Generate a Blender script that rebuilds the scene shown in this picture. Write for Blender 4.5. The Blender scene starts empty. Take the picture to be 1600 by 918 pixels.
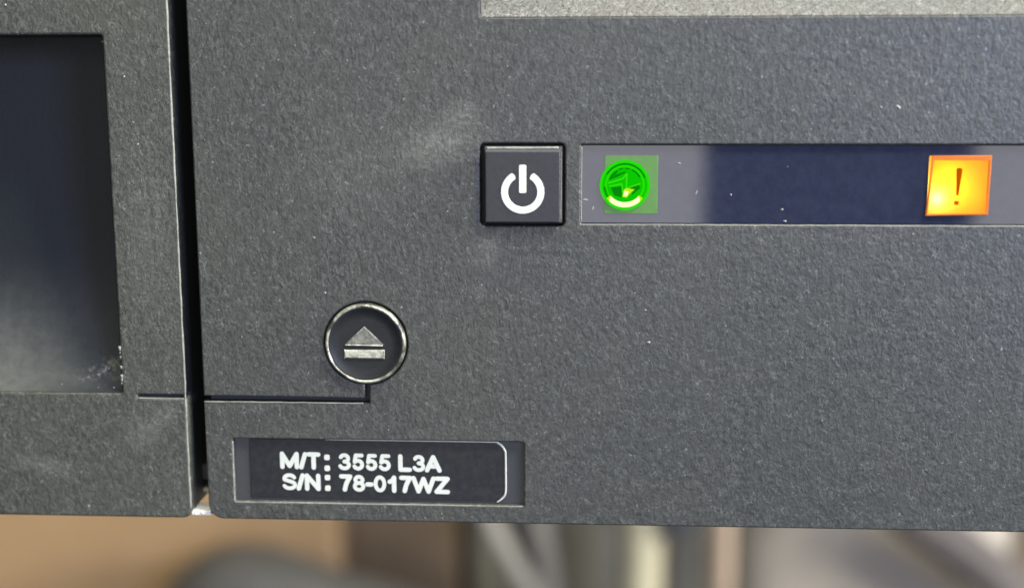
import bpy, bmesh, math, random
from mathutils import Matrix, Vector
random.seed(7)
S = 0.001            # everything below is written in millimetres
sc = bpy.context.scene
col = sc.collection

# ------------------------------------------------------------------ camera
cd = bpy.data.cameras.new('camera'); cam = bpy.data.objects.new('camera', cd); col.objects.link(cam)
Xr = Vector((0.998436, 0.0071374, -0.05544914)); Yr = Vector((0.05584589, -0.17354364, 0.9832415)); Zr = Vector((-0.00260506, -0.98480032, -0.17367081))
# columns: camera right, camera up, camera back in world space
R = Matrix(((Xr[0], -Xr[1], -Xr[2]), (Yr[0], -Yr[1], -Yr[2]), (Zr[0], -Zr[1], -Zr[2])))
cam.matrix_world = Matrix.Translation(Vector((6.931, -122.905, 21.709)) * S) @ R.to_4x4()
cd.sensor_width = 36; cd.lens = 45; cd.clip_start = 0.005; cd.clip_end = 20
cd.dof.use_dof = True; cd.dof.focus_distance = 0.1252; cd.dof.aperture_fstop = 11.5
sc.camera = cam

# ------------------------------------------------------------------ world and lamps
w = bpy.data.worlds.new('World'); sc.world = w; w.use_nodes = True
bg = w.node_tree.nodes['Background']; bg.inputs[0].default_value = (0.95, 1.0, 0.94, 1); bg.inputs[1].default_value = 0.20
def area(name, loc, target, sx, sy, power, color):
    l = bpy.data.lights.new(name, 'AREA'); l.shape = 'RECTANGLE'; l.size = sx * S; l.size_y = sy * S
    l.energy = power; l.color = color
    o = bpy.data.objects.new(name, l); col.objects.link(o); o.location = Vector(loc) * S
    o.rotation_euler = (Vector(target) - Vector(loc)).to_track_quat('-Z', 'Y').to_euler(); return o
area('ceiling_lamp', (300, -180, 420), (0, 0, 0), 120, 120, 6.4, (1.0, 0.99, 0.88))
area('overhead_fill', (30, -25, 560), (10, 0, 0), 420, 260, 8.5, (1.0, 0.98, 0.90))  # added light from above, put in to brighten lips and ledge
area('side_fill', (720, -45, 130), (-10, 0, 0), 260, 220, 17.0, (1.0, 0.98, 0.92))  # added light from the right for the bevel highlights, no window known
area('room_fill', (60, -1100, -30), (0, 0, 0), 900, 900, 6.5, (1.0, 0.97, 0.95))  # large added light standing for the grey room mirrored in the strip
area('blue_sheen_fill', (370, -480, 120), (45, 0, 15), 150, 120, 3.6, (0.42, 0.53, 1.0))  # added blue light for the upper right sheen, its source is unseen
area('background_light', (-150, 80, 500), (0, 320, -130), 260, 200, 1.2, (1.0, 0.95, 0.86))  # area light aimed at the things behind the panel
def led(name, loc, power, color, r):
    l = bpy.data.lights.new(name, 'POINT'); l.energy = power; l.color = color; l.shadow_soft_size = r * S
    o = bpy.data.objects.new(name, l); col.objects.link(o); o.location = Vector(loc) * S; return o
led('amber_led', (40.40, 1.00, 9.40), 0.00014, (1, .75, .95), .18)
led('amber_led', (41.45, 2.4, 10.6), 0.00058, (1, .58, .0), .3)

vs = sc.view_settings
vs.view_transform = 'Standard'; vs.look = 'None'; vs.gamma = 1; vs.use_curve_mapping = False; vs.exposure = -0.10

# ------------------------------------------------------------------ materials
class NT:
    def __init__(s, name):
        s.m = bpy.data.materials.new(name); s.m.use_nodes = True; s.t = s.m.node_tree; s.t.nodes.clear()
        s.out = s.t.nodes.new('ShaderNodeOutputMaterial')
        tc = s.t.nodes.new('ShaderNodeTexCoord'); mp = s.t.nodes.new('ShaderNodeVectorMath'); mp.operation = 'SCALE'
        s.t.links.new(tc.outputs['Object'], mp.inputs[0]); mp.inputs['Scale'].default_value = 1000
        s.mm = mp.outputs[0]
    def n(s, typ, **kw):
        o = s.t.nodes.new('ShaderNode' + typ)
        for k, v in kw.items(): setattr(o, k, v)
        return o
    def l(s, a, b): s.t.links.new(a, b)
    def val(s, sock, v):
        if hasattr(v, 'is_linked') or hasattr(v, 'links'): s.l(v, sock)
        else: sock.default_value = v
    def math(s, op, a, b=0.0, clamp=False):
        o = s.n('Math', operation=op, use_clamp=clamp); s.val(o.inputs[0], a); s.val(o.inputs[1], b); return o.outputs[0]
    def noise(s, scale, detail=2, rough=.5, vec=None, dist=0.0, stretch=None):
        v = vec or s.mm
        if stretch:
            mp = s.n('Vector' + 'Math', operation='MULTIPLY'); s.l(v, mp.inputs[0]); mp.inputs[1].default_value = stretch; v = mp.outputs[0]
        o = s.n('TexNoise'); s.l(v, o.inputs['Vector']); o.inputs['Scale'].default_value = scale
        o.inputs['Detail'].default_value = detail; o.inputs['Roughness'].default_value = rough; o.inputs['Distortion'].default_value = dist
        return o.outputs['Fac']
    def ramp(s, v, a, b, lo=0.0, hi=1.0):
        o = s.n('MapRange', interpolation_type='SMOOTHSTEP'); s.val(o.inputs[0], v)
        for i, x in enumerate((a, b, lo, hi)): s.val(o.inputs[i + 1], x)
        return o.outputs[0]
    def blob(s, cx, cz, rx, rz, soft=1.0, rot=0.0):
        sub = s.n('VectorMath', operation='SUBTRACT'); s.l(s.mm, sub.inputs[0]); sub.inputs[1].default_value = (cx, 0, cz)
        r = s.n('VectorRotate', rotation_type='Y_AXIS'); s.l(sub.outputs[0], r.inputs['Vector']); r.inputs['Angle'].default_value = rot
        m = s.n('VectorMath', operation='MULTIPLY'); s.l(r.outputs[0], m.inputs[0]); m.inputs[1].default_value = (1 / rx, 0, 1 / rz)
        ln = s.n('VectorMath', operation='LENGTH'); s.l(m.outputs[0], ln.inputs[0])
        return s.ramp(ln.outputs['Value'], 1.0, 1.0 - soft, 0.0, 1.0)
    def mix(s, f, a, b):
        o = s.n('Mix', data_type='RGBA'); s.val(o.inputs[0], f); s.val(o.inputs[6], a); s.val(o.inputs[7], b); return o.outputs[2]
    def bsdf(s, color, rough=.5, spec=.5, bump=None, bdist=0.05, bstr=1.0, metal=0.0, ior=None):
        p = s.n('BsdfPrincipled'); s.val(p.inputs['Base Color'], color); s.val(p.inputs['Roughness'], rough)
        p.inputs['Specular IOR Level'].default_value = spec; p.inputs['Metallic'].default_value = metal
        if ior: p.inputs['IOR'].default_value = ior
        if bump is not None:
            b = s.n('Bump'); b.inputs['Distance'].default_value = bdist * S; b.inputs['Strength'].default_value = bstr
            s.l(bump, b.inputs['Height']); s.l(b.outputs[0], p.inputs['Normal'])
        s.l(p.outputs[0], s.out.inputs[0]); s.p = p; return s.m

def c4(r, g, b): return (r, g, b, 1)

def textured_plastic(name, base, amp=.16, scuffs=(), fade=None):
    t = NT(name)
    grain = t.noise(1.5, 3, .62, stretch=(1.15, 1, .85), dist=.35)
    fine = t.noise(3.4, 2, .6, stretch=(1.1, 1, .85))
    h = t.math('ADD', grain, t.math('MULTIPLY', fine, .30))
    large = t.noise(.09, 3, .6)
    patch = t.ramp(t.noise(.16, 3, .6), .35, .65, .45, 1.0)
    mixf = t.math('ADD', t.math('MULTIPLY', t.noise(1.8, 3, .7, stretch=(1.3, 1, .85), dist=.8), .7), t.math('MULTIPLY', fine, .3))
    cf = t.math('ADD', .5, t.math('MULTIPLY', t.math('SUBTRACT', t.ramp(mixf, .40, .62), .5), patch))
    c = t.mix(cf, c4(*[v * .60 for v in base]), c4(*[v * 1.45 for v in base]))
    c = t.mix(t.math('MULTIPLY', t.ramp(large, .42, .68), .30), c, c4(base[0] * 1.4, base[1] * 1.3, base[2] * 1.15))
    ridge = t.math('ABSOLUTE', t.math('SUBTRACT', t.noise(1.5, 2, .6, stretch=(1.2, 1, .9), dist=1.0), .5))
    ridge = t.math('MULTIPLY', t.ramp(ridge, .004, .03, 1.0, 0.0), t.ramp(t.noise(.8, 2), .42, .62))
    c = t.mix(t.math('MULTIPLY', ridge, .50), c, c4(base[0] * 4.2, base[1] * 4.2, base[2] * 4.2))
    fleck = t.ramp(t.noise(1.9, 3, .8), .63, .72)
    c = t.mix(t.math('MULTIPLY', fleck, .7), c, c4(.32, .33, .31))
    for (cx, cz, rx, rz, rot, st) in scuffs:
        m = t.blob(cx, cz, rx, rz, 1.0, rot)
        streak = t.ramp(t.noise(1.0, 4, .65, stretch=(.8, 1, 1.3), dist=1.4), .42, .75)
        m = t.math('MULTIPLY', t.math('MULTIPLY', m, t.math('ADD', .35, streak)), st, True)
        c = t.mix(m, c, c4(.23, .225, .19))
    return t.bsdf(c, t.ramp(grain, .3, .7, .42, .58), .5, h, amp, 1.0)

M = {}
M['panel'] = textured_plastic('textured_charcoal_plastic', (.034, .036, .0315), .10,
    scuffs=[(-6.0, 15.0, 5.5, 3.4, .25, .34), (-8.5, 13.8, 4.5, 2.8, 0, .22), (-5.0, 17.5, 3, 2, .5, .25), (-2.5, 4.2, 2.2, 2.5, 0, .25), (-15, 12, 9, 9, 0, .10)])
M['bezel'] = textured_plastic('textured_grey_plastic', (.040, .042, .034), .10,
    scuffs=[(-37.2, -14.4, 3.6, 2.2, .5, .34), (-35, -12.4, 2.2, 1.4, .2, .25), (-48, -18, 5, 1.5, -.2, .30), (-36, 6, 3, 14, 0, .15)])
M['ledge'] = textured_plastic('coarse_grey_plastic', (.070, .070, .064), .6)
t = NT('matt_black_plastic'); M['black'] = t.bsdf(c4(.020, .024, .028), .6, .3, t.noise(2, 2), .03)
t = NT('smooth_dark_plastic')
M['smooth'] = t.bsdf(c4(.036, .038, .039), .45, .35, t.noise(3.0, 3, .6), .018)
t = NT('button_plastic')
M['button'] = t.bsdf(t.mix(t.noise(1.5, 4), c4(.016, .016, .019), c4(.028, .027, .031)), .48, .36, t.noise(3.5, 3, .6), .02)
# scooped grip: dust, plus a lit lower left painted into the colour
t = NT('dusty_lit_grip_plastic')
d1 = t.blob(-42.3, -8.7, 4.4, 1.5, .9, .15); lit_low = t.blob(-56, -9.5, 19, 12, 1.0, .35)
br = t.ramp(t.noise(1.3, 5, .8), .46, .66)
dust = t.math('MULTIPLY', d1, br, True)
dust = t.math('MAXIMUM', dust, t.math('MULTIPLY', lit_low, t.ramp(t.noise(.8, 3, .6), .2, .8, .22, .42)))  # painted light is merged into the dust mask here
M['grip'] = t.bsdf(t.mix(dust, c4(.016, .019, .022), c4(.17, .17, .145)), t.ramp(dust, 0, 1, .55, .85), .2, t.noise(2.2, 3, .6), .05)  # dust mask also holds the painted lit lower left
t = NT('glossy_smoked_strip')
M['strip'] = t.bsdf(t.mix(t.ramp(t.noise(1.2, 4, .7), .3, .7), c4(.016, .020, .036), c4(.022, .026, .044)), .055, .5, t.noise(2.5, 3), .0006, ior=1.68)
t = NT('edge_highlight_plastic'); M['dim'] = t.bsdf(t.mix(t.noise(2.2, 3), c4(.06, .06, .05), c4(.26, .26, .22)), .5, .5)  # pale colour of the edge tubes, paints highlights along the lips
t = NT('pale_dust'); M['dust'] = t.bsdf(t.mix(t.noise(1.1, 2), c4(.08, .08, .075), c4(.36, .35, .33)), .8, .2)
t = NT('eject_cap_plastic'); M['cap'] = t.bsdf(t.mix(t.noise(1.5, 4), c4(.009, .010, .011), c4(.018, .019, .020)), .45, .22, t.noise(3.5, 3, .6), .02)
t = NT('white_print'); M['white'] = t.bsdf(t.mix(t.noise(2, 3), c4(.48, .50, .43), c4(.56, .57, .50)), .5, .4)
t = NT('label_film')
M['label'] = t.bsdf(t.mix(t.ramp(t.noise(1.5, 4, .7), .35, .75), c4(.008, .010, .013), c4(.018, .020, .022)), .30, .3, t.noise(.25, 2), .02, ior=1.4)
t = NT('pale_worn_edge'); M['edge'] = t.bsdf(t.mix(t.noise(2.2, 3), c4(.42, .42, .34), c4(.80, .79, .66)), .5, .5, t.noise(5, 2), .03)
t = NT('mottled_rim')
M['rim'] = t.bsdf(t.mix(t.ramp(t.noise(.8, 4, .6), .35, .65), c4(.06, .06, .05), c4(.46, .46, .37)), .30, .6, t.noise(4, 3), .03, metal=.5)  # rim colour varies at random from dark to pale
t = NT('silver_print')
M['silver'] = t.bsdf(t.mix(t.ramp(t.noise(1.6, 3), .35, .65), c4(.22, .22, .18), c4(.42, .42, .33)), .38, .6, t.noise(3, 3), .05, metal=.3)
t = NT('dull_silver_print')
M['silver_dark'] = t.bsdf(t.mix(t.ramp(t.noise(1.6, 3), .35, .65), c4(.10, .10, .085), c4(.17, .17, .135)), .38, .6, t.noise(3, 3), .05, metal=.2)
t = NT('green_window_plate')
M['gplate'] = t.bsdf(t.mix(t.noise(1.5, 3), c4(.05, .12, .03), c4(.07, .15, .04)), .30, .5, t.noise(2, 2), .01, ior=1.4); t.p.inputs['Emission Color'].default_value = c4(.25, 1, .12); t.p.inputs['Emission Strength'].default_value = .07
def emis(name, c, s):
    t = NT(name); e = t.n('Emission'); e.inputs[0].default_value = c4(*c); e.inputs[1].default_value = s
    t.l(e.outputs[0], t.out.inputs[0]); return t.m
M['g_disc'] = emis('green_lamp_disc', (.004, .62, .0), 1)
M['g_dark'] = emis('green_lamp_shade', (.002, .27, .004), 1)
M['g_ring'] = emis('green_lamp_bright', (.02, .80, .003), 1)
M['g_line'] = emis('green_lamp_line', (.05, .85, .01), 1)
M['g_hot'] = emis('green_lamp_hot', (1.0, 1.0, .55), 1.2)
M['g_warm'] = emis('green_lamp_warm', (.55, .95, .01), 1)
t = NT('amber_diffuser')
tr = t.n('BsdfTranslucent'); t.val(tr.inputs[0], t.mix(t.ramp(t.noise(.35, 3), .3, .7), c4(1, .60, .10), c4(1, .68, .12)))
gl = t.n('BsdfGlossy'); gl.inputs[0].default_value = c4(1, 1, 1); gl.inputs['Roughness'].default_value = .25
ms = t.n('MixShader'); ms.inputs[0].default_value = .015; t.l(tr.outputs[0], ms.inputs[1]); t.l(gl.outputs[0], ms.inputs[2]); t.l(ms.outputs[0], t.out.inputs[0])
M['amber'] = t.m
t = NT('amber_frame_plastic')
M['amber_frame'] = t.bsdf(c4(.16, .05, .01), .4, .2); t.p.inputs['Emission Color'].default_value = c4(1, .26, .02); t.p.inputs['Emission Strength'].default_value = .60  # the frame's own glow is added to spill orange onto the strip
t = NT('orange_print')
e = t.n('Emission'); e.inputs[0].default_value = c4(.52, .10, .0); t.l(e.outputs[0], t.out.inputs[0]); M['mark'] = t.m
t = NT('white_reflector'); M['cavity'] = t.bsdf(c4(.5, .42, .3), .7, .3)

def plain(name, a, b, rough=.7, sc_=.05, bump=None):
    t = NT(name); return t.bsdf(t.mix(t.ramp(t.noise(sc_, 4, .6), .3, .7), c4(*a), c4(*b)), rough, .4, t.noise(sc_ * 8, 3), .4)
M['tan'] = plain('tan_cardboard', (0.277, 0.178, 0.089), (0.310, 0.205, 0.106))
M['brown'] = plain('brown_cardboard', (0.112, 0.079, 0.046), (0.158, 0.112, 0.066), sc_=.03)
M['greyfab'] = plain('grey_fabric', (0.211, 0.191, 0.165), (0.277, 0.254, 0.218), .9, .02)
M['darkgrey'] = plain('dark_grey_rubber', (0.056, 0.053, 0.046), (0.079, 0.076, 0.066), .6)
M['midgrey'] = plain('mid_grey_plastic', (0.119, 0.115, 0.092), (0.152, 0.145, 0.119), .6)
M['palegrey'] = plain('pale_grey_plastic', (0.198, 0.188, 0.155), (0.238, 0.224, 0.185), .6)
M['cream'] = plain('cream_plastic', (0.277, 0.257, 0.178), (0.317, 0.297, 0.205), .5)
M['pink'] = plain('peach_plastic', (0.251, 0.191, 0.139), (0.277, 0.211, 0.155), .5)
M['charcoal'] = plain('charcoal_strap', (.050, .044, .044), (.065, .058, .056), .95)
M['wall'] = plain('painted_wall', (0.330, 0.297, 0.264), (0.370, 0.330, 0.297), .8, .01)
M['floor'] = plain('bench_top', (0.145, 0.119, 0.092), (0.185, 0.152, 0.119), .7, .01)
M['metal'] = plain('bare_bright_metal', (.60, .58, .50), (.80, .78, .68), .4, .4)
M['phone'] = plain('unseen_phone_navy', (.015, .022, .08), (.022, .03, .10), .5, .1)

# ------------------------------------------------------------------ mesh helpers
def link(name, me, mat, parent=None, smooth=False):
    o = bpy.data.objects.new(name, me); col.objects.link(o); o.parent = parent
    if mat: me.materials.append(mat)
    if smooth:
        for p in me.polygons: p.use_smooth = True
    return o
def from_bm(name, bm, mat, parent=None, smooth=False):
    bmesh.ops.scale(bm, vec=(S, S, S), verts=bm.verts)
    me = bpy.data.meshes.new(name); bm.to_mesh(me); bm.free(); return link(name, me, mat, parent, smooth)
def rrect(x0, z0, x1, z1, r=0.3, n=5, rs=None):
    rs = rs or (r, r, r, r)     # corners: bl, br, tr, tl
    pts = []
    for (cx, cz, a0, rr) in ((x0, z0, 180, rs[0]), (x1, z0, 270, rs[1]), (x1, z1, 0, rs[2]), (x0, z1, 90, rs[3])):
        ox = cx + (rr if cx == x0 else -rr); oz = cz + (rr if cz == z0 else -rr)
        if rr <= 0: pts.append((cx, cz)); continue
        for i in range(n + 1):
            a = math.radians(a0 + 90 * i / n); pts.append((ox + rr * math.cos(a), oz + rr * math.sin(a)))
    return pts
def circ(cx, cz, r, n=64, a0=0, a1=360):
    m = n if a1 - a0 >= 360 else n + 1
    return [(cx + r * math.cos(math.radians(a0 + (a1 - a0) * i / n)), cz + r * math.sin(math.radians(a0 + (a1 - a0) * i / n))) for i in range(m)]
def slab(name, outlines, y, t, bev, mat, parent=None, res=2, smooth=False):
    """flat piece cut to the outlines (x,z), front at y, thickness t, rounded edges of radius bev"""
    cu = bpy.data.curves.new('tmp', 'CURVE'); cu.dimensions = '2D'; cu.fill_mode = 'BOTH'
    cu.extrude = t / 2 - bev; cu.bevel_depth = bev; cu.bevel_resolution = res; cu.offset = -bev
    for pts in outlines:
        sp = cu.splines.new('POLY'); sp.points.add(len(pts) - 1); sp.use_cyclic_u = True
        for p, q in zip(sp.points, pts): p.co = (q[0], q[1], 0, 1)
    return curve_mesh(name, cu, y + t / 2, mat, parent, smooth)
def curve_mesh(name, cu, yc, mat, parent, smooth=False, fix=None):
    o = bpy.data.objects.new('tmp', cu); col.objects.link(o)
    dg = bpy.context.evaluated_depsgraph_get(); me = bpy.data.meshes.new_from_object(o.evaluated_get(dg))
    bpy.data.objects.remove(o); me.name = name; me.materials.clear()
    for v in me.vertices:
        x, z, d = v.co
        if fix: x, z = fix(x, z)
        v.co = (x * S, (yc - d) * S, z * S)
    return link(name, me, mat, parent, smooth)
def box(name, x0, x1, y0, y1, z0, z1, mat, parent=None, bev=0.0):
    bm = bmesh.new(); bmesh.ops.create_cube(bm, size=1)
    for v in bm.verts: v.co = ((x0 + x1) / 2 + v.co.x * (x1 - x0), (y0 + y1) / 2 + v.co.y * (y1 - y0), (z0 + z1) / 2 + v.co.z * (z1 - z0))
    if bev: bmesh.ops.bevel(bm, geom=bm.edges[:], offset=bev, segments=3, affect='EDGES', profile=.5)
    return from_bm(name, bm, mat, parent)
def tube(name, pts, r, mat, parent=None, n=16, rad=None):
    bm = bmesh.new(); P = [Vector(p) for p in pts]
    # catmull-rom refinement
    Q = []; RR = []
    rad = rad or [r] * len(P)
    for i in range(len(P) - 1):
        a, b, c, d = P[max(i - 1, 0)], P[i], P[i + 1], P[min(i + 2, len(P) - 1)]
        for k in range(8):
            u = k / 8; Q.append(.5 * ((2 * b) + (c - a) * u + (2 * a - 5 * b + 4 * c - d) * u * u + (3 * b - a - 3 * c + d) * u ** 3)); RR.append(rad[i] * (1 - u) + rad[i + 1] * u)
    Q.append(P[-1]); RR.append(rad[-1]); prev = None; up = Vector((0, 1, 0.01)).normalized()
    for i, q in enumerate(Q):
        tdir = (Q[min(i + 1, len(Q) - 1)] - Q[max(i - 1, 0)]).normalized()
        u = tdir.cross(up).normalized(); v = u.cross(tdir)
        ring = [bm.verts.new(q + (u * math.cos(2 * math.pi * k / n) + v * math.sin(2 * math.pi * k / n)) * RR[i]) for k in range(n)]
        if prev:
            for k in range(n): bm.faces.new((prev[k], prev[(k + 1) % n], ring[(k + 1) % n], ring[k]))
        else: bm.faces.new(ring[::-1])
        prev = ring
    bm.faces.new(prev)
    bmesh.ops.recalc_face_normals(bm, faces=bm.faces); return from_bm(name, bm, mat, parent, True)
def lathe(name, cx, cz, prof, mat, parent, n=96):
    """profile of (radius, y) turned about the axis through (cx, cz) that runs along y"""
    bm = bmesh.new(); prev = None
    for (r, y) in prof:
        if r == 0: ring = [bm.verts.new((cx, y, cz))]
        else: ring = [bm.verts.new((cx + r * math.cos(2 * math.pi * k / n), y, cz + r * math.sin(2 * math.pi * k / n))) for k in range(n)]
        if prev:
            for k in range(n):
                if len(ring) == 1: bm.faces.new((prev[k], prev[(k + 1) % n], ring[0]))
                elif len(prev) == 1: bm.faces.new((prev[0], ring[(k + 1) % n], ring[k]))
                else: bm.faces.new((prev[k], prev[(k + 1) % n], ring[(k + 1) % n], ring[k]))
        prev = ring
    bmesh.ops.recalc_face_normals(bm, faces=bm.faces); return from_bm(name, bm, mat, parent, True)
def empty(name, loc, label, cat, group=None):
    o = bpy.data.objects.new(name, None); col.objects.link(o); o.location = Vector(loc) * S
    o['label'] = label; o['category'] = cat
    if group: o['group'] = group
    return o
def tag(o, label, cat, kind=None):
    o['label'] = label
    if cat: o['category'] = cat
    if kind: o['kind'] = kind
    return o

# ================================================================== the control panel unit
unit = empty('tape_drive', (0, 0, 0), 'charcoal textured drive front with power button, eject button, lit indicator strip and rating plate', 'tape drive')

XL, XR, ZB, ZT = -31.05, 78.0, -23.5, 60.0
EJ = (-14.5, -5.05)
gz0, gz1, gx0, gx1 = -11.15, -10.62, -14.72, -14.22
cr = 4.20
def on_circle(x): return EJ[1] - math.sqrt(cr * cr - (x - EJ[0]) ** 2)
out = rrect(XL, ZB, XR, ZT, n=6, rs=(1.5, 1.0, 1.0, 1.0))
# insert the groove and the round eject opening into the left edge (walked downwards, from the top left corner)
a0 = math.degrees(math.atan2(on_circle(gx0) - EJ[1], gx0 - EJ[0])); a1 = math.degrees(math.atan2(on_circle(gx1) - EJ[1], gx1 - EJ[0]))
notch = [(XL, gz1), (gx0, gz1)] + [(EJ[0] + cr * math.cos(math.radians(a)), EJ[1] + cr * math.sin(math.radians(a))) for a in [a0 - (360 - (a1 - a0)) * i / 90 for i in range(91)]] + [(gx1, gz0), (XL, gz0)]
holes = [rrect(-3.05, 6.65, 5.12, 14.62, .45), rrect(6.66, 6.90, 74, 14.50, .12), rrect(-28.30, -21.62, 1.15, -15.0, .15), rrect(-2.9, 26.42, 74, 56, .2)]
slab('front_panel', [out + notch] + holes, 0, 2.0, .17, M['panel'], unit)
# shallow floors behind the openings
slab('groove_floor', [rrect(-30.6, -13.4, -9, .5, .2)], 1.0, .6, .05, M['black'], unit)
slab('button_well', [rrect(-4.5, 5.4, 6.2, 15.8, .2)], 1.75, .6, .05, M['black'], unit)
slab('plate_recess', [rrect(-29.2, -22.4, 2.2, -14.3, .2)], .62, .6, .05, M['smooth'], unit)
# top recess: a coarse sloping ledge
bm = bmesh.new()
prof = [(.02, 26.44), (.35, 26.62), (2.2, 27.55), (6, 29.2), (9, 31.0), (10, 34), (10, 55.9)]
rows = [[bm.verts.new((x, y, z)) for (y, z) in prof] for x in (-2.87, -2.2, 20, 50, 73.97)]
for a, b in zip(rows, rows[1:]):
    for i in range(len(prof) - 1): bm.faces.new((a[i], b[i], b[i + 1], a[i + 1]))
for x, r in ((-2.87, rows[0]), (73.97, rows[-1])):
    q = [bm.verts.new((x, .02, z)) for (y, z) in prof]
    for i in range(len(prof) - 1):
        try: bm.faces.new((q[i], r[i], r[i + 1], q[i + 1]))
        except ValueError: pass
bmesh.ops.recalc_face_normals(bm, faces=bm.faces)
o = from_bm('recess_ledge', bm, M['ledge'], unit); o['label'] = 'coarse pale sloping ledge along the top edge'
# walls and body behind the face
box('side_wall', -30.8, -28.6, 2.02, 16, -23.2, 59.6, M['smooth'], unit, .2)
box('bottom_wall', -28.58, 77.6, 2.02, 40, -23.2, -22.2, M['smooth'], unit, .2)
box('chassis', -110, 77, 16.4, 240, -21.9, 58, M['black'], unit, .5)
box('chassis_step', -34.5, -30.0, 5, 16.3, -21.0, -19.4, M['smooth'], unit, .1)
box('chassis_lip', -34.2, -30.0, 5.0, 16.0, -22.35, -21.95, M['metal'], unit, .08)
o = box('chassis_lip', -32.95, -30.95, .35, 3.0, -23.3, -22.85, M['metal'], unit, .1)

# ---- power button
bm = bmesh.new()
bk = [(-2.66, 6.96), (4.88, 6.96), (4.88, 14.36), (-2.66, 14.36)]; fr = [(-2.50, 7.10), (4.66, 7.10), (4.66, 13.90), (-2.50, 13.90)]
L = [[bm.verts.new((x, y, z)) for x, z in q] for y, q in ((1.9, bk), (.05, bk), (-.75, fr))]
for a, b in zip(L, L[1:]):
    for i in range(4): bm.faces.new((a[i], a[(i + 1) % 4], b[(i + 1) % 4], b[i]))
bm.faces.new(L[2]); bm.faces.new(L[0][::-1]); bmesh.ops.recalc_face_normals(bm, faces=bm.faces)
bmesh.ops.bevel(bm, geom=bm.edges[:], offset=.11, segments=3, affect='EDGES', profile=.5)
pb = from_bm('power_button', bm, M['button'], unit)
y = -.79
px0, pz0 = 1.09, 10.03
ring = circ(px0, pz0, 2.08, 60, 90 + 32, 90 + 328); inner = circ(px0, pz0, 1.40, 60, 90 + 32, 90 + 328)
def cap(a, cx, cz, r1, r2, flip):
    rm, h = (r1 + r2) / 2, (r2 - r1) / 2; ca, sa = math.cos(math.radians(a)), math.sin(math.radians(a)); pts = []
    for i in range(1, 8):
        b = math.pi * i / 8; u = h * math.cos(b); v = h * .55 * math.sin(b) * (1 if flip else -1)
        pts.append((cx + (rm + u) * ca - v * sa, cz + (rm + u) * sa + v * ca))
    return pts
arc = ring + cap(90 + 328, px0, pz0, 1.40, 2.08, True) + inner[::-1] + cap(90 + 32, px0, pz0, 1.40, 2.08, False)[::-1]
slab('power_symbol', [arc], y, .05, .008, M['white'], pb, 0)
slab('power_symbol', [rrect(px0 - .35, 9.93, px0 + .35, 12.62, .14)], y, .05, .008, M['white'], pb, 0)

# ---- eject button
eb = lathe('eject_button', *EJ, [(3.92, 1.0), (3.92, -.2), (3.80, -.42), (3.52, -.42), (3.42, -.30), (2.5, -.26), (0, -.25)], M['cap'], unit)
lathe('rim', *EJ, [(4.0, .5), (4.0, -.28), (3.96, -.42), (3.88, -.52), (3.80, -.55), (3.71, -.52), (3.65, -.40), (3.63, -.25)], M['rim'], eb)
slab('eject_symbol', [[(-16.62, -5.10), (-12.62, -5.15), (-14.55, -3.28)]], -.45, .3, .14, M['silver_dark'], eb)
slab('eject_symbol', [rrect(-16.66, -6.55, -12.60, -5.62, .05)], -.42, .3, .12, M['silver'], eb)

tube('symbol_highlight', [(-16.5, -.47, -5.14), (-14.6, -.47, -5.16), (-12.75, -.47, -5.19)], .07, M['silver'], eb, 8)  # bright tube painting the highlight under the triangle
def lip(pts, rad, parent, mat='dim'):  # pale tube along an edge, standing in for light caught there
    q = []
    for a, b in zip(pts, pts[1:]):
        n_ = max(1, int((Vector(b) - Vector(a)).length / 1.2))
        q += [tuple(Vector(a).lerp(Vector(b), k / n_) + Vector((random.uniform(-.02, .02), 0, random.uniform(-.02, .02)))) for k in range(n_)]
    q.append(pts[-1]); return tube('lip_highlight', q, rad, M[mat], parent, 8, rad=[rad * random.uniform(.55, 1.15) for _ in q])
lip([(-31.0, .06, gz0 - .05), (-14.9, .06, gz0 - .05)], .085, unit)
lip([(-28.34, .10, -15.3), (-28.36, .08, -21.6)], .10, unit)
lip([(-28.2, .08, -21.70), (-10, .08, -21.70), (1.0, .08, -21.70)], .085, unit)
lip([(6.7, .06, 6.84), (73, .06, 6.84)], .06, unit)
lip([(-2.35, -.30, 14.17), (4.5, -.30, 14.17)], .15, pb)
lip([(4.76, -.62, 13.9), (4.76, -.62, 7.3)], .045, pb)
# ---- indicator strip
SY = .42
strip = slab('indicator_strip', [rrect(6.72, 6.96, 73.9, 14.42, .1), rrect(39.5, 7.85, 45.15, 13.45, .1)], SY, .5, .02, M['strip'], unit)
tube('strip_edge_highlight', [(6.70, .10, 14.3), (6.69, .10, 10), (6.70, .10, 7.0)], .05, M['dim'], unit, 8)
gw = slab('status_light', [rrect(8.92, 7.86, 14.0, 13.44, .15)], SY - .05, .1, .03, M['gplate'], unit)
gw['label'] = 'lit green square window with round glowing lamp'
GC = (10.86, 10.62); yy = SY - .075
def ringpts(r0, r1, a0, a1, n=40):
    return circ(*GC, r1, n, a0, a1) + circ(*GC, r0, n, a0, a1)[::-1]
def flat(name, outl, lift, mat, parent=gw): return slab(name, outl, yy - lift, .02, .003, mat, parent, 0)
flat('lamp_disc', [circ(*GC, 2.35)], .0, M['g_disc'])
slab('lamp_ring', [circ(*GC, 2.40), circ(*GC, 2.14)], SY - .30, .28, .08, M['g_ring'], gw, 3)
flat('lamp_ring', [circ(*GC, 1.92), circ(*GC, 1.70)], .02, M['g_ring'])
flat('lamp_shade', [ringpts(1.93, 2.09, 20, 150)], .02, M['g_dark'])
flat('lamp_shade', [ringpts(1.52, 1.68, 28, 66, 12)], .02, M['g_dark'])
flat('lamp_shade', [ringpts(1.54, 1.66, 74, 90, 6)], .02, M['g_dark'])
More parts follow.
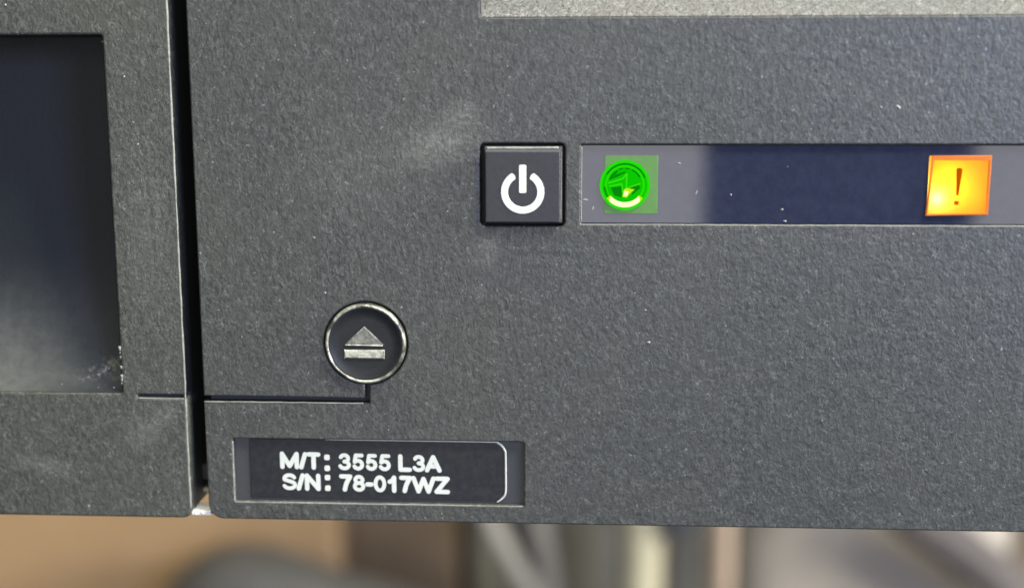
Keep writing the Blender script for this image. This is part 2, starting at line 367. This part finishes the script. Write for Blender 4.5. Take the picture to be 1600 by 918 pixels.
flat('lamp_shade', [ringpts(1.54, 1.66, 97, 112, 6)], .02, M['g_dark'])
flat('lamp_shade', [ringpts(1.40, 1.62, 118, 160, 12)], .02, M['g_dark'])
flat('lamp_shade', [ringpts(1.80, 2.05, 185, 215, 12)], .02, M['g_dark'])
g = lambda dx, dz: (GC[0] + dx, GC[1] + dz)
flat('lamp_shade', [[g(-1.35, .55), g(-.95, .98), g(.12, 1.35), g(.0, 1.15), g(-.7, .8)]], .02, M['g_dark'])
flat('lamp_shade', [[g(-1.35, -.25), g(-.25, -.12), g(-.3, -1.2), g(-1.0, -1.0)]], .02, M['g_dark'])
flat('lamp_shade', [[g(.35, -.35), g(1.35, .1), g(1.45, -.3), g(.7, -.95), g(.6, -.5)]], .02, M['g_dark'])
def bar(pts, wd, mat, lift):
    for a, b in zip(pts, pts[1:]):
        a, b = Vector(a), Vector(b); n_ = Vector((-(b - a).y, (b - a).x)).normalized() * wd / 2
        flat('lamp_line', [[tuple(a + n_), tuple(a - n_), tuple(b - n_), tuple(b + n_)]], lift, mat); lift += .004
bar([g(-1.62, .18), g(-.2, .62), g(.18, 1.1), g(.14, -.3)], .13, M['g_line'], .03)
bar([g(-1.5, -.12), g(-.28, .12), g(-.22, -.7)], .11, M['g_line'], .045)
bar([g(.3, -.25), g(1.5, .15)], .12, M['g_line'], .03)
flat('lamp_glow', [ringpts(1.66, 2.18, 216, 324)], .045, M['g_warm'])
cres = circ(GC[0], GC[1], 2.14, 30, 226, 314) + circ(GC[0], GC[1] + .22, 1.86, 30, 224, 316)[::-1]
flat('lamp_glow', [cres], .068, M['g_hot'])
flat('lamp_glow', [[g(-.22, -1.12), g(-.1, -.45), g(.15, -.28), g(.95, -.42), g(.45, -.85), g(.2, -1.2)]], .060, M['g_warm'])
flat('lamp_glow', [[g(-.12, -1.08), g(-.02, -.55), g(.35, -.62), g(.25, -1.0)]], .083, M['g_hot'])

# ---- amber warning light: lamp cavity, frame, diffuser, mark
aw = slab('warning_light', [[(39.55, 7.95), (44.98, 8.06), (45.02, 13.05), (39.85, 13.08)]], SY - .10, .12, .03, M['amber'], unit)
bm = bmesh.new(); bm.from_mesh(aw.data)       # open at the back, so that the lamp shines straight on the diffuser
bmesh.ops.delete(bm, geom=[f for f in bm.faces if f.calc_center_median().y > (SY + .019) * S], context='FACES'); bm.to_mesh(aw.data); bm.free()
aw['label'] = 'lit amber square window with exclamation mark'
slab('window_frame', [[(39.42, 7.78), (45.2, 7.92), (45.22, 13.5), (39.74, 13.48)], [(39.57, 7.97), (44.96, 8.08), (45.0, 13.03), (39.87, 13.06)]], SY - .30, .36, .06, M['amber_frame'], aw)
bm = bmesh.new(); bmesh.ops.create_cube(bm, size=1)
for v in bm.verts: v.co = (42.33 + v.co.x * 5.6, 2.45 + v.co.y * 3.4, 10.65 + v.co.z * 5.55)
bmesh.ops.delete(bm, geom=[f for f in bm.faces if f.calc_center_median().y < .9], context='FACES')
from_bm('lamp_housing', bm, M['cavity'], aw)
slab('warning_mark', [[(42.15, 9.72), (42.38, 9.72), (42.62, 12.15), (42.52, 12.3), (42.12, 12.3), (42.04, 12.15)]], SY - .13, .02, .003, M['mark'], aw, 0)
slab('warning_mark', [rrect(42.0, 8.82, 42.42, 9.2, .1)], SY - .13, .02, .003, M['mark'], aw, 0)

# ---- rating plate
LY = .50
lb = slab('rating_plate', [rrect(-26.75, -21.35, -.75, -15.12, n=8, rs=(.1, 1.0, 1.3, .1))], LY, .14, .04, M['label'], unit)
path = [(-19.0, -15.14), (-14, -15.12), (-8, -15.11)] + [(-2.0 + 1.28 * math.sin(math.radians(a)), -16.42 + 1.30 * math.cos(math.radians(a))) for a in (0, 22, 45, 68, 90)] + [(-.70, -18.5), (-.71, -20.2), (-.85, -20.75), (-1.2, -21.15), (-1.6, -21.42)]
tube('plate_border', [(x, LY - .02, z) for x, z in path], .1, M['white'], lb, 8, rad=[.02, .05, .07] + [.08, .10, .12, .12, .10] + [.10, .10, .09, .08, .04])
def arcp(cx, cz, rx, rz, a0, a1, n=14):
    return [(cx + rx * math.cos(math.radians(a0 + (a1 - a0) * i / n)), cz + rz * math.sin(math.radians(a0 + (a1 - a0) * i / n))) for i in range(n + 1)]
# centre lines of the printed characters in a 1 x 1 box
GL = {
 'M': [[(0, 0), (0, 1), (.5, .08), (1, 1), (1, 0)]],
 '/': [[(0, 0), (1, 1)]],
 'T': [[(0, 1), (1, 1)], [(.5, 1), (.5, 0)]],
 'S': [arcp(.5, .74, .46, .26, 20, 200, 12) + arcp(.5, .26, .5, .26, 75, -160, 16)],
 'N': [[(0, 0), (0, 1), (1, 0), (1, 1)]],
 '3': [arcp(.45, .75, .45, .25, 160, -90, 16) + arcp(.45, .26, .53, .26, 90, -160, 16)],
 '5': [[(.92, 1), (.2, 1), (.06, .50)] + arcp(.46, .30, .5, .30, 130, -155, 18)],
 'L': [[(0, 1), (0, 0), (1, 0)]],
 'A': [[(0, 0), (.5, 1), (1, 0)], [(.2, .30), (.8, .30)]],
 '7': [[(0, 1), (1, 1)] + [(.72, .68), (.5, .35), (.38, 0)]],
 '8': [arcp(.5, .76, .42, .24, -90, 270, 20), arcp(.5, .27, .5, .27, -90, 270, 20)],
 '-': [[(0, .44), (1, .44)]],
 '0': [arcp(.5, .5, .5, .5, 0, 360, 28)],
 '1': [[(.15, .68), (.6, .78), (.9, 1), (.9, 0)]],
 'W': [[(0, 1), (.25, 0), (.5, .95), (.75, 0), (1, 1)]],
 'Z': [[(.02, 1), (1, 1), (0, 0), (1, 0)]],
}
def write(chars, z0, z1, wd=.46):
    """one printed line: every character is (glyph, left, right) in photograph columns turned into plate millimetres"""
    bm = bmesh.new(); k = 0; h = wd / 2
    mm = lambda px: -23.65 + (px - 435) * .0649
    for ch, a, b in chars:
        xa, xb = mm(a) + h, mm(b) - h
        w2 = h * (.86 if ch in '35890S' else 1)
        for path in GL[ch]:
            q = [(xa + p[0] * (xb - xa), z0 + h + p[1] * (z1 - z0 - wd)) for p in path]
            q = [(x, z - (x + 23.65) * .009) for x, z in q]
            for (ax, az), (bx, bz) in zip(q, q[1:]):
                an = math.atan2(bz - az, bx - ax); y_ = LY - .025 - k * .0006; k = (k + 1) % 37
                n_ = 6; outl = []
                for i in range(n_ + 1): t_ = an + math.pi / 2 + math.pi * i / n_; outl.append((ax + w2 * math.cos(t_), az + w2 * math.sin(t_)))
                for i in range(n_ + 1): t_ = an - math.pi / 2 + math.pi * i / n_; outl.append((bx + w2 * math.cos(t_), bz + w2 * math.sin(t_)))
                bm.faces.new([bm.verts.new((x, y_, z)) for x, z in outl])
    return from_bm('lettering', bm, M['white'], lb)
write([('M', 435.2, 465.2), ('/', 465, 478.5), ('T', 477.2, 499.4)], -18.26, -16.42)
write([('3', 527.3, 547.6), ('5', 548.6, 568.6), ('5', 569.6, 589.4), ('5', 590.2, 610.4)], -18.26, -16.42)
write([('L', 621, 642.5), ('3', 643.6, 664), ('A', 662.5, 689)], -18.26, -16.42)
write([('S', 437, 461.4), ('/', 460, 473.8), ('N', 473.4, 498.4)], -20.50, -18.66)
write([('7', 527.6, 548.6), ('8', 548.6, 569.2), ('-', 568.6, 582), ('0', 581.4, 602.2), ('1', 602.5, 618.5), ('7', 622, 642.6), ('W', 641, 679.4), ('Z', 677, 701.4)], -20.50, -18.66)
for zc in (-16.98, -18.12, -19.10, -20.22): slab('lettering', [rrect(-19.10, zc - .29, -18.54, zc + .29, .18)], LY - .03, .03, .003, M['white'], lb, 0)

# ================================================================== the magazine front on the left
mag = empty('magazine_front', (-60, 0, 0), 'grey textured plastic magazine front with deep dark rectangular finger grip, left of the narrow gap', 'magazine')
def rel(o): o.location = Vector((60, 0, 0)) * S; return o
BX = -32.85
mo = rrect(-110, ZB, BX, ZT, n=6, rs=(.9, .9, .9, .9))
# slit running in from the right edge: insert between bottom-right and top-right corners
k = 14
slit = [(BX, gz0 + .25), (-37.85, gz0 + .27), (-37.85, gz1 + .15), (BX, gz1 + .13)]
rel(slab('magazine_frame', [mo[:k] + slit + mo[k:], rrect(-100, -10.42, -39.36, 24.95, .25)], 0, 2.0, .24, M['bezel'], mag))
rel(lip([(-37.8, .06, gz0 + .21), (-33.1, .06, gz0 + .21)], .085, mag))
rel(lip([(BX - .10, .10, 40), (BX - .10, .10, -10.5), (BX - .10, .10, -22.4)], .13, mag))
rel(slab('slit_floor', [rrect(-39.1, -12.2, -33.1, -9.4, .1)], 1.0, .6, .05, M['black'], mag))
rel(box('side_wall', -35.2, -33.05, 2.02, 15, -23.1, 59.6, M['smooth'], mag, .2))
rel(box('bottom_wall', -109, -35.25, 2.02, 40, -23.2, -22.2, M['smooth'], mag, .2))
bm = bmesh.new()
prof = []
for i in range(33):
    a = math.pi / 2 * i / 32; prof.append((.12 + 9.0 * math.sin(a) ** 1.0, -10.39 + 31 * (1 - math.cos(a)) ** .95))
prof += [(9.15, 22), (9.15, 24.92)]
xs = [-99.9, -80, -60, -50, -45, -42, -40, -39.38]
rows = [[bm.verts.new((x, y, z)) for y, z in prof] for x in xs]
for a, b in zip(rows, rows[1:]):
    for i in range(len(prof) - 1): f = bm.faces.new((a[i], b[i], b[i + 1], a[i + 1])); f.smooth = True
for x in (xs[0], xs[-1]):
    prev = None
    for y_, z_ in prof:
        cur = (bm.verts.new((x, .12, z_)), bm.verts.new((x, y_, z_)))
        if prev and y_ > .121: bm.faces.new([v for v in (prev[0], prev[1], cur[1], cur[0])])
        prev = cur
v4 = [bm.verts.new(p) for p in ((-99.9, .12, 24.92), (-39.38, .12, 24.92), (-39.38, 12.7, 24.92), (-99.9, 12.7, 24.92))]; bm.faces.new(v4)
rel(from_bm('finger_grip', bm, M['grip'], mag))

# ================================================================== dust and nicks (uncountable specks on the fronts)
bm = bmesh.new()
def speck(x, z, r, yv=-.02, el=1.0, ang=0):
    n_ = 6; vs_ = []
    for i in range(n_):
        a = 2 * math.pi * i / n_; rr = r * random.uniform(.6, 1.15); u_, v_ = rr * math.cos(a) * el, rr * math.sin(a)
        vs_.append(bm.verts.new((x + u_ * math.cos(ang) - v_ * math.sin(ang), yv, z + u_ * math.sin(ang) + v_ * math.cos(ang))))
    top = bm.verts.new((x, yv - r * .5, z))
    for i in range(n_): bm.faces.new((vs_[i], vs_[(i + 1) % n_], top))
for (x, z, r, yv, el, an) in [(36.3, 18.0, .17, -.03, 1.8, -.6), (34.7, 18.0, .12, -.03, 1.6, -.4), (25.9, 8.35, .13, SY - .02, 1.4, .6), (26.2, 7.2, .12, SY - .02, 1.8, 0), (21.0, 9.7, .10, SY - .02, 1.2, 0),
        (7.8, 8.35, .13, SY - .02, 2.2, 1.1), (7.1, 9.2, .10, SY - .02, 3.0, 0), (17.7, 9.9, .06, SY - .02, 5, 1.1), (26.3, 12.4, .08, SY - .02, 1, 0), (16.0, 12.7, .12, SY - .02, 2, 0), (13.4, -4.7, .14, -.03, 1.5, 0), (13.0, -1.5, .1, -.03, 1.2, 0),
        (-18.4, 0.0, .12, -.03, 1.2, 0), (-37.4, 21, .10, -.03, 1.8, 1), (-36.4, 14.5, .10, -.03, 1.2, 1), (-48.6, 27.8, .13, -.03, 1.2, 1)]: speck(x, z, r, yv, el, an)
for i in range(45):
    x = random.uniform(-52, 50); z = random.uniform(-22, 26)
    if (-41 > x and z > -11) or (-3.5 < x < 5.5 and 6 < z < 15) or (x > 6 and 6.5 < z < 14.8) or (-28.8 < x < 1.5 and -22 < z < -14.5) or -34 < x < -30 or (abs(x + 14.5) < 5 and -12 < z < 0): continue
    speck(x, z, random.uniform(.03, .055), -.015, random.uniform(1, 2.2), random.uniform(0, 3))
for i in range(9): speck(-39.34 + random.uniform(-.05, .05), random.uniform(-9.4, -5.2), random.uniform(.07, .15), .02, 1.8, 1.55)
for i in range(7):
    f_ = random.random(); speck(-46 + 6.5 * random.random() ** .7, -9.9 + 3.2 * f_ * f_, random.uniform(.03, .09), .0 + 1.2 * f_ + .1, random.uniform(1, 2.2), random.uniform(0, 3))
tag(from_bm('dust', bm, M['dust']), 'pale dust specks and nicks scattered over the dark plastic fronts', 'dust', 'stuff')

# ================================================================== the blurred things behind and below
def B(px, py, y):
    """point at depth y (mm) that stands where the photograph shows pixel px, py"""
    c = Vector((px - 800, py - 459, 2000)) / 2000
    r = Vector((Xr.dot(c), Yr.dot(c), Zr.dot(c))); k_ = (y + 122.905) / r.y
    return (6.931 + r.x * k_, y, 21.709 + r.z * k_)
f = box('bench_top', -1500, 1500, 30, 1400, -300, -280, M['floor']); f['kind'] = 'structure'; f['label'] = 'brown bench top below the equipment'
f = box('wall', -1500, 1500, 900, 930, -279, 900, M['wall']); f['kind'] = 'structure'; f['label'] = 'pale painted wall behind the equipment'
x = B(528, 860, 330)[0]
tag(box('cardboard_box', x - 420, x, 330, 520, -279, -30, M['tan'], None, 2), 'plain tan cardboard box, blurred, under the left half of the unit', 'box')
x0, x1 = B(530, 860, 345)[0], B(712, 860, 345)[0]
tag(box('brown_carton', x0, x1, 345, 500, -279, -40, M['brown'], None, 2), 'darker brown carton right of the tan box, blurred', 'carton')
tag(tube('padded_hose', [B(325, 1250, 300), B(333, 1000, 300), B(378, 940, 300), B(490, 972, 303), B(610, 1010, 306), B(760, 1075, 312), B(800, 1250, 315)], 21, M['darkgrey'], None, 24), 'thick dark grey padded hose arching in front of the tan box', 'hose')
tag(tube('grey_cable', [B(735, 740, 310), B(765, 815, 310), B(800, 880, 312), B(840, 960, 312), B(860, 1150, 315)], 4.2, M['palegrey']), 'pale grey cable slanting down beside the brown carton', 'cable')
tag(tube('black_cable', [B(790, 740, 318), B(812, 820, 318), B(832, 900, 318), B(850, 1150, 318)], 4.0, M['darkgrey']), 'dark cable between the two pale grey cables', 'cable')
tag(tube('grey_cable', [B(835, 740, 312), B(842, 820, 312), B(858, 900, 314), B(885, 1150, 315)], 4.5, M['palegrey']), 'upright pale grey cable just left of the mid grey box', 'cable')
x0, x1 = B(700, 860, 340)[0] + 1, B(972, 860, 340)[0]
tag(box('power_brick', x0 + 6, x1, 352, 420, -279, -60, M['midgrey'], None, 4), 'mid grey plastic box behind the slanting cables', 'power supply')
pc = B(1007, 860, 300)[0]
tag(tube('cream_tube', [(pc, 300, -50), (pc - 1, 300, -130), (pc - 3, 300, -278)], 7.2, M['cream']), 'upright cream plastic tube left of the dark post', 'tube')
pc = B(1078, 860, 320)[0]
post = box('dark_post', pc - 7.5, pc + 7.5, 320, 340, -279, -50, M['darkgrey'], None, 1.5); tag(post, 'dark grey post between cream tube and peach rod', 'post')
c0 = B(1062, 829, 290); nub = box('black_clip', c0[0] - 6, c0[0] + 5, 290, 300, c0[2] - 2, c0[2] + 6, M['black'], None, 1)
tag(nub, 'small black clip under the panel edge above the dark post', 'clip')
pc = B(1127, 860, 310)[0]
tag(tube('peach_rod', [(pc, 310, -50), (pc + .5, 310, -130), (pc + 2, 310, -278)], 3.6, M['pink']), 'thin upright peach coloured rod right of dark post', 'rod')
# grey fabric bag: a soft rounded body
bm = bmesh.new(); bmesh.ops.create_uvsphere(bm, u_segments=64, v_segments=40, radius=1)
cx_, cz_ = B(1345, 860, 400)[0], -212
for v in bm.verts:
    n_ = v.co.copy(); s_ = 1 + .06 * math.sin(5 * n_.x + 2 * n_.z) * math.cos(4 * n_.z)
    q = [math.copysign(abs(c) ** .62, c) for c in n_]
    v.co = (cx_ + q[0] * 56 * s_, 400 + q[1] * 60 * s_, cz_ + q[2] * 125 * s_)
    if v.co.z < -278.5: v.co.z = -278.5
tag(from_bm('fabric_bag', bm, M['greyfab'], None, True), 'beige grey soft bag below the right half of the panel', 'bag')
tag(tube('shoulder_strap', [B(1350, 740, 322), B(1440, 815, 322), B(1510, 865, 322), B(1590, 950, 324), B(1640, 1150, 330)], 9, M['charcoal'], None, 20), 'charcoal strap slanting across the beige bag at lower right', 'strap')

# unseen phone read from the dark reflection, sized and placed to darken the strip
tag(box('unseen_smartphone', 34, 94, -172, -164, -120, 9, M['phone'], None, 3), 'unseen navy phone, sized and placed to be mirrored as a dark patch in the glossy strip', 'phone')
